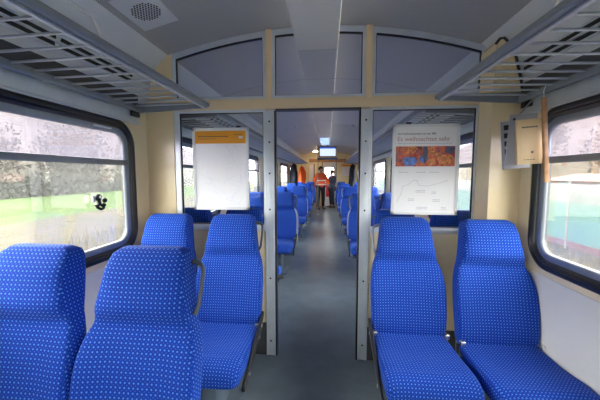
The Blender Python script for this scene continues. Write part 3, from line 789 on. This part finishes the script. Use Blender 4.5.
def person(label, loc, rz, top, legs, hair, facing_pose):
    o = empty('person', loc, rz, label=label, cat='person')
    sk = mat('skin', (.50, .29, .20), .5)
    J = {'pelvis': (0, 0, .94), 'belly': (0, 0, 1.08), 'chest': (0, -.01, 1.28), 'neck': (0, .0, 1.48), 'head_low': (0, -.015, 1.56), 'head_mid': (0, -.01, 1.645), 'head_top': (0, 0, 1.72), 'nose': (0, -.105, 1.615)}
    B = [('pelvis', 'belly'), ('belly', 'chest'), ('chest', 'neck'), ('neck', 'head_low'), ('head_low', 'head_mid'), ('head_mid', 'head_top'), ('head_mid', 'nose')]
    Rd = {'pelvis': (.13, .10), 'belly': (.12, .09), 'chest': (.14, .10), 'neck': .05, 'head_low': (.062, .075), 'head_mid': (.075, .09), 'head_top': (.055, .06), 'nose': .014}
    for s, n_ in ((-1, 'r'), (1, 'l')):
        sh = (s * .18, 0, 1.40); el, wr, hd = facing_pose[n_]
        J.update({n_ + 'sh': sh, n_ + 'el': el, n_ + 'wr': wr, n_ + 'hand': hd, n_ + 'hip': (s * .10, 0, .88), n_ + 'kn': (s * .11, -.02, .48), n_ + 'an': (s * .12, .02, .09), n_ + 'toe': (s * .13, -.13, .04)})
        B += [('chest', n_ + 'sh'), (n_ + 'sh', n_ + 'el'), (n_ + 'el', n_ + 'wr'), (n_ + 'wr', n_ + 'hand'), ('pelvis', n_ + 'hip'), (n_ + 'hip', n_ + 'kn'), (n_ + 'kn', n_ + 'an'), (n_ + 'an', n_ + 'toe')]
        Rd.update({n_ + 'sh': .06, n_ + 'el': .042, n_ + 'wr': .028, n_ + 'hand': (.03, .018), n_ + 'hip': .085, n_ + 'kn': .055, n_ + 'an': .035, n_ + 'toe': .03})
        d = (Vector(hd) - Vector(wr)).normalized(); side = d.cross(Vector((0, 0, 1))).normalized() if abs(d.z) < .9 else Vector((0, 1, 0))
        for q in range(4):
            ln = (.055, .065, .06, .045)[q]; base = Vector(hd) + side * (q - 1.5) * .016; kn = base + d * ln * .6; tp = kn + (d * .6 + Vector((0, -.3, -.4))).normalized() * ln * .6
            J['%sf%d' % (n_, q)] = tuple(kn); J['%sg%d' % (n_, q)] = tuple(tp); B += [(n_ + 'hand', '%sf%d' % (n_, q)), ('%sf%d' % (n_, q), '%sg%d' % (n_, q))]; Rd['%sf%d' % (n_, q)] = .0085; Rd['%sg%d' % (n_, q)] = .007
        tb = Vector(wr) + d * .03 + side * -.035 + d * .02; J[n_ + 'th'] = tuple(tb); B.append((n_ + 'wr', n_ + 'th')); Rd[n_ + 'th'] = .011
    skin('body', J, B, Rd, sk, o)
    # jacket
    JJ = {k: J[k] for k in ('pelvis', 'belly', 'chest')}; JJ['hem'] = (0, 0, .82); JJ['collar'] = (0, .01, 1.47)
    BB = [('hem', 'pelvis'), ('pelvis', 'belly'), ('belly', 'chest'), ('chest', 'collar')]; RR = {'pelvis': (.19, .15), 'belly': (.185, .14), 'chest': (.19, .145), 'hem': (.19, .15), 'collar': (.085, .085)}
    for n_ in 'rl':
        for k, rr in (('sh', .09), ('el', .068), ('wr', .05)): JJ[n_ + k] = J[n_ + k]; RR[n_ + k] = rr
        BB += [('chest', n_ + 'sh'), (n_ + 'sh', n_ + 'el'), (n_ + 'el', n_ + 'wr')]
    jk = skin('jacket', JJ, BB, RR, top, o, 'chest')
    LJ = {'pelvis': (0, 0, .92)}; LB = []; LR = {'pelvis': (.15, .12)}
    for n_ in 'rl':
        for k, rr in (('hip', .105), ('kn', .078), ('an', .06)): LJ[n_ + k] = J[n_ + k]; LR[n_ + k] = rr
        LB += [('pelvis', n_ + 'hip'), (n_ + 'hip', n_ + 'kn'), (n_ + 'kn', n_ + 'an')]
    skin('trousers', LJ, LB, LR, legs, o)
    for s in (-1, 1):
        b = MB(); rings = []
        for (y, w_, h_) in smooth_interp([(-.19, .02, .02), (-.17, .04, .045), (-.08, .048, .06), (.02, .042, .10), (.07, .04, .10), (.085, .025, .08)], 12):
            rings.append([(s * .125 + w_ * math.cos(a), y, max(0.002, h_ / 2 + h_ / 2 * math.sin(a))) for a in [2 * PI * k / 16 for k in range(16)]])
        b.loft(rings); b.build('shoe', M['black'], o)
        b = MB(); blob(b, (s * .095, .0, 1.62), .02, (.4, .7, 1.3)); b.build('ear', sk, o)
        b = MB(); blob(b, (s * .034, -.093, 1.64), .009, (1.2, .6, .8)); b.build('eye', M['black'], o)
    b = MB(); b.box((-.025, -.098, 1.565), (.025, -.088, 1.573), .003); b.build('mouth', mat('lips', (.35, .10, .09), .5), o)
    b = MB(); rings = []
    for i in range(9):
        t = i / 8; a = PI / 2 * t; rr = math.cos(a * .98)
        rings.append([(.102 * rr * math.cos(p), .012 + .115 * rr * math.sin(p), 1.66 + .10 * math.sin(a) - (.07 if math.sin(p) > .1 else 0) * (1 - t)) for p in [2 * PI * k / 24 for k in range(24)]])
    b.loft(rings); b.build('hair', hair, o)
    return o
pa = {'l': ((.30, -.02, 1.12), (.26, -.18, .98), (.22, -.25, .96)), 'r': ((-.29, .02, 1.12), (-.30, -.06, .86), (-.30, -.08, .78))}
pb = {'l': ((.27, -.04, 1.12), (.16, -.22, 1.10), (.10, -.28, 1.12)), 'r': ((-.27, -.05, 1.12), (-.18, -.25, 1.10), (-.10, -.31, 1.12))}
p1 = person('person in an orange jacket and dark trousers standing at the aisle end', (-.20, 12.3, 0), R(25), hv, dk, mat('dark_hair', (.015, .01, .008), .7), pa)
b = MB()
for z in (1.02, 1.18): b.tube([(.197 * math.cos(a), .152 * math.sin(a), z) for a in [2 * PI * k / 28 for k in range(28)]], .022, 8, closed=True)
b.build('reflective_band', rf, p1)
navy = mat('slate_blue_cloth', (.045, .06, .11), .8, var=.3, scale=20)
p2 = person('person in a dark blue jacket standing beside the person in orange', (.27, 13.0, 0), R(-60), navy, mat('dark_jeans', (.03, .04, .07), .8), mat('brown_hair', (.16, .07, .03), .7), pb)
p2.scale = (.93, .93, .93)

# ------------------------------------------------------------------ outside
def ground_mat(name, cols, scale=3.0, stretch=(1, 1, 1)):
    cols = [tuple(c * .125 for c in q) for q in cols]
    m, t, bs = nodes(name)
    tc = t.nodes.new('ShaderNodeTexCoord'); mp = t.nodes.new('ShaderNodeMapping'); mp.inputs['Scale'].default_value = stretch
    n = t.nodes.new('ShaderNodeTexNoise'); n.inputs['Scale'].default_value = scale; n.inputs['Detail'].default_value = 8; n.inputs['Roughness'].default_value = .7
    r = t.nodes.new('ShaderNodeValToRGB'); e = r.color_ramp.elements
    e[0].position = .3; e[0].color = (*cols[0], 1); e[1].position = .7; e[1].color = (*cols[-1], 1)
    for i, c in enumerate(cols[1:-1]): e.new(.3 + .4 * (i + 1) / (len(cols) - 1)).color = (*c, 1)
    t.links.new(tc.outputs['Object'], mp.inputs[0]); t.links.new(mp.outputs[0], n.inputs['Vector']); t.links.new(n.outputs['Fac'], r.inputs[0]); t.links.new(r.outputs[0], bs.inputs['Base Color'])
    bs.inputs['Roughness'].default_value = .95; bs.inputs['Specular IOR Level'].default_value = .1
    return m
GZ = -1.1
straw = ground_mat('dry_grass', [(.20, .22, .11), (.34, .30, .20), (.46, .36, .28)], 1.2)
green = ground_mat('green_meadow', [(.15, .31, .05), (.24, .43, .09), (.30, .44, .16)], .3)
b = MB(); b.box((-16, -60, GZ - .1), (8.45, 120, GZ)); b.build('ground_verge', straw, kind='structure')
b = MB(); b.box((-62, -60, GZ - .12), (-16, 120, GZ - .01)); b.build('ground_meadow', green, kind='structure')
b = MB(); b.box((8.45, -60, GZ - .12), (140, 160, GZ - .02)); b.build('ground_yard', straw, kind='structure')
# reeds by the track
b = MB(); rnd = random.Random(11)
for i in range(5200):
    x = -rnd.uniform(2.6, 9.5); y = rnd.uniform(0, 22); hgt = rnd.uniform(.25, .65) * (1.1 if x < -5 else .8); w_ = rnd.uniform(.006, .016); a = rnd.uniform(0, PI); lx, ly = rnd.uniform(-.15, .15), rnd.uniform(-.15, .15)
    dx, dy = w_ * math.cos(a), w_ * math.sin(a)
    b.add([(x - dx, y - dy, GZ), (x + dx, y + dy, GZ), (x + lx, y + ly, GZ + hgt)], [(0, 1, 2)])
b.build('dry_reeds', mat('reed', (.075, .068, .046), .9, var=.25, scale=1.5), label='dry pale reeds growing beside the track outside the left window', cat='grass', kind='stuff')
b = MB()
for i in range(3500):
    x = rnd.uniform(2.4, 8.2); y = rnd.uniform(0, 22); hgt = rnd.uniform(.12, .35); w_ = rnd.uniform(.006, .014); a = rnd.uniform(0, PI); lx, ly = rnd.uniform(-.12, .12), rnd.uniform(-.12, .12)
    dx, dy = w_ * math.cos(a), w_ * math.sin(a)
    b.add([(x - dx, y - dy, GZ), (x + dx, y + dy, GZ), (x + lx, y + ly, GZ + hgt)], [(0, 1, 2)])
b.build('dry_grass', mat('dry_blades', (.10, .08, .05), .9, var=.3, scale=1.5), label='dry yellow grass between the train and the turquoise wall', cat='grass', kind='stuff')

# woodland: each tree a trunk, branches and a ragged crown
bark = mat('grey_bark', (.06, .05, .045), .9, var=.3)
crowns = [ground_mat('bare_twigs', [(.17, .15, .12), (.27, .24, .20), (.36, .33, .27)], 1.2), ground_mat('green_needles', [(.10, .17, .07), (.19, .27, .11), (.28, .33, .18)], 1.4), ground_mat('brown_leaves', [(.28, .18, .10), (.42, .28, .17), (.50, .40, .28)], 1.4)]
def make_tree(k, seed, hgt, spread):
    rnd = random.Random(seed); root = empty('tree', (0, 0, 0))
    b = MB(); b.tube([(0, 0, 0), (.1, .05, hgt * .3), (-.05, .1, hgt * .6), (.05, 0, hgt * .92)], [.22, .16, .10, .03], 8)
    for i in range(9):
        z = hgt * rnd.uniform(.25, .8); a = rnd.uniform(0, 2 * PI); l = spread * rnd.uniform(.5, .9)
        b.tube([(0, 0, z), (math.cos(a) * l * .5, math.sin(a) * l * .5, z + l * .3), (math.cos(a) * l, math.sin(a) * l, z + l * .75)], [.07, .045, .015], 6)
    b.build('trunk', bark, root)
    b = MB()
    for i in range(1500):
        a = rnd.uniform(0, 2 * PI); u = rnd.uniform(-1, 1); rr = rnd.random() ** .4
        s = math.sqrt(1 - u * u); lump = 1 + .25 * math.sin(3 * a + seed) * math.cos(4 * u)
        p = Vector((math.cos(a) * s * spread * rr * lump, math.sin(a) * s * spread * rr * lump, hgt * .60 + u * hgt * .42 * rr * lump))
        d1 = Vector([rnd.gauss(0, 1) for _ in range(3)]).normalized() * rnd.uniform(.12, .34); d2 = d1.cross(Vector([rnd.gauss(0, 1) for _ in range(3)])).normalized() * rnd.uniform(.05, .22)
        b.add([p - d1, p + d2, p + d1, p - d2], [(0, 1, 2, 3)])
    b.build('crown', crowns[k], root)
    return root
tp = [make_tree(0, 1, 8.5, 3.0), make_tree(1, 2, 9.0, 2.4), make_tree(2, 3, 7.5, 2.8)]
tu = set()
def tree(k, x, y, z, sc, label, group):
    o = tp[k] if k not in tu else copy_tree(tp[k]); tu.add(k)
    o.location = (x, y, z); o.scale = (sc, sc, sc); o.rotation_euler = (0, 0, x * 3 + y); tag(o, label, 'tree', group)
kinds = ['bare greyish tree', 'green needle tree', 'brown-leaved tree']
for i in range(9):
    yy = 12 + i * 7.6; k = [0, 1, 2, 0, 0][i % 5]
    tree(k, -40 - (i % 2) * 2.5, yy, GZ, 1.05 + .1 * (i % 3), '%s in the wood beyond the green meadow, seen through the left windows' % kinds[k], 'wood beyond the meadow, ' + kinds[k])
# undergrowth hedge at the meadow's edge
b = MB()
for i in range(9000):
    x = -33.5 + rnd.gauss(0, .5); y = rnd.uniform(0, 100); z = GZ + abs(rnd.gauss(0, 1.3))
    d1 = Vector([rnd.gauss(0, 1) for _ in range(3)]).normalized() * rnd.uniform(.15, .5); d2 = d1.cross(Vector([rnd.gauss(0, 1) for _ in range(3)])).normalized() * rnd.uniform(.1, .3)
    p = Vector((x, y, z)); b.add([p - d1, p + d2, p + d1, p - d2], [(0, 1, 2, 3)])
b.build('undergrowth', ground_mat('scrub', [(.12, .13, .12), (.22, .24, .20), (.30, .34, .32)], .7), label='grey scrub along the far edge of the green meadow', cat='undergrowth', kind='stuff')
# wooded hillsides
def hill(name, sx, x0, x1, hh, m):
    rnd = random.Random(4); b = MB(); nx, ny = 16, 60; v = []
    for j in range(ny + 1):
        for i in range(nx + 1):
            t = i / nx; y = -30 + 190 * j / ny
            v.append((sx * (x0 + (x1 - x0) * t), y, GZ - .05 + hh * (t ** .8) * (1 + .10 * math.sin(y * .06 + t)) + rnd.uniform(-.5, .5) * (t > 0)))
    b.add(v, [(j * (nx + 1) + i, j * (nx + 1) + i + 1, (j + 1) * (nx + 1) + i + 1, (j + 1) * (nx + 1) + i) for j in range(ny) for i in range(nx)], True)
    b.build(name, m, kind='structure')
hill('ground_hill_left', -1, 45, 100, 27, ground_mat('wooded_slope', [(.20, .18, .15), (.30, .27, .23), (.34, .34, .26)], .25))
hill('ground_hill_right', 1, 34, 90, 26, ground_mat('leafy_slope', [(.30, .22, .14), (.44, .34, .24), (.52, .44, .34)], .5))
for i in range(8):
    k = [2, 0, 2, 1, 2][i % 5]; x = 36 + (i % 2) * 7; yy = 28 + i * 7.0
    tree(k, x, yy, GZ + 26 * ((x - 34) / 56) ** .8 - .6, .8 + .1 * (i % 3), '%s on the brown slope seen through the right window' % kinds[k], 'trees on the right slope, ' + kinds[k])

# turquoise wall
WX = 8.45
o = empty('boundary_wall', (WX, 20, GZ), label='turquoise painted wall with a white top band outside the right window', cat='wall')
b = MB(); b.box((0, -40, 0), (.22, 60, 1.55)); b.build('painted_face', mat('turquoise_paint', (.045, .12, .115), .6, var=.10, scale=.8), o)
b = MB(); b.box((-.012, -40, 1.55), (.232, 60, 2.17)); b.build('white_band', mat('white_paint', (.125, .135, .14), .6, var=.04, scale=.8), o, label='white top band')
b = MB(); b.box((-.03, -40, -.05), (.02, 60, .22)); b.build('plinth', mat('rose_plinth', (.085, .04, .036), .7, var=.12, scale=1.5), o, label='dull red plinth')
side = Matrix(((0, 0, -1, 0), (-1, 0, 0, 0), (0, 1, 0, 0), (0, 0, 0, 1)))
text('ChristianCourt', .42, mat('pale_paint', (.085, .105, .11), .6), 'lettering', Matrix.Translation((-.016, -8.9, 1.62)) @ side, o, .002)
text('yeo', .42, mat('blue_grey_paint', (.03, .05, .07), .6), 'small_lettering', Matrix.Translation((-.005, -10.35, .92)) @ side, o, .002)
o = empty('fence_post', (8.2, 10.9, GZ), label='slim white post in front of the turquoise wall', cat='post')
b = MB(); b.tube([(0, 0, 0), (0, 0, 2.3)], .03, 8); b.tube([(0, 0, 2.3), (0, 0, 2.33)], .036, 8); b.build('post_body', mat('weathered_white', (.14, .14, .145), .6), o)
o = empty('house', (24, 25, GZ), label='low pink house with a red roof behind the turquoise wall', cat='house')
b = MB(); b.box((-3, -6, 0), (3, 6, 2.05)); b.build('walls', mat('pink_render', (.09, .05, .06), .8), o)
b = MB(); b.prism([(-3.4, 2.0), (3.4, 2.0), (0, 2.6)], -6.3, 6.3); b.build('roof', mat('red_tiles', (.12, .03, .025), .7, var=.2, scale=6), o)
for y in (-3.5, 0, 3.5):
    b = MB(); b.box((-3.03, y - .5, 1.0), (-2.98, y + .5, 1.8)); b.build('window', M['legmat'], o)
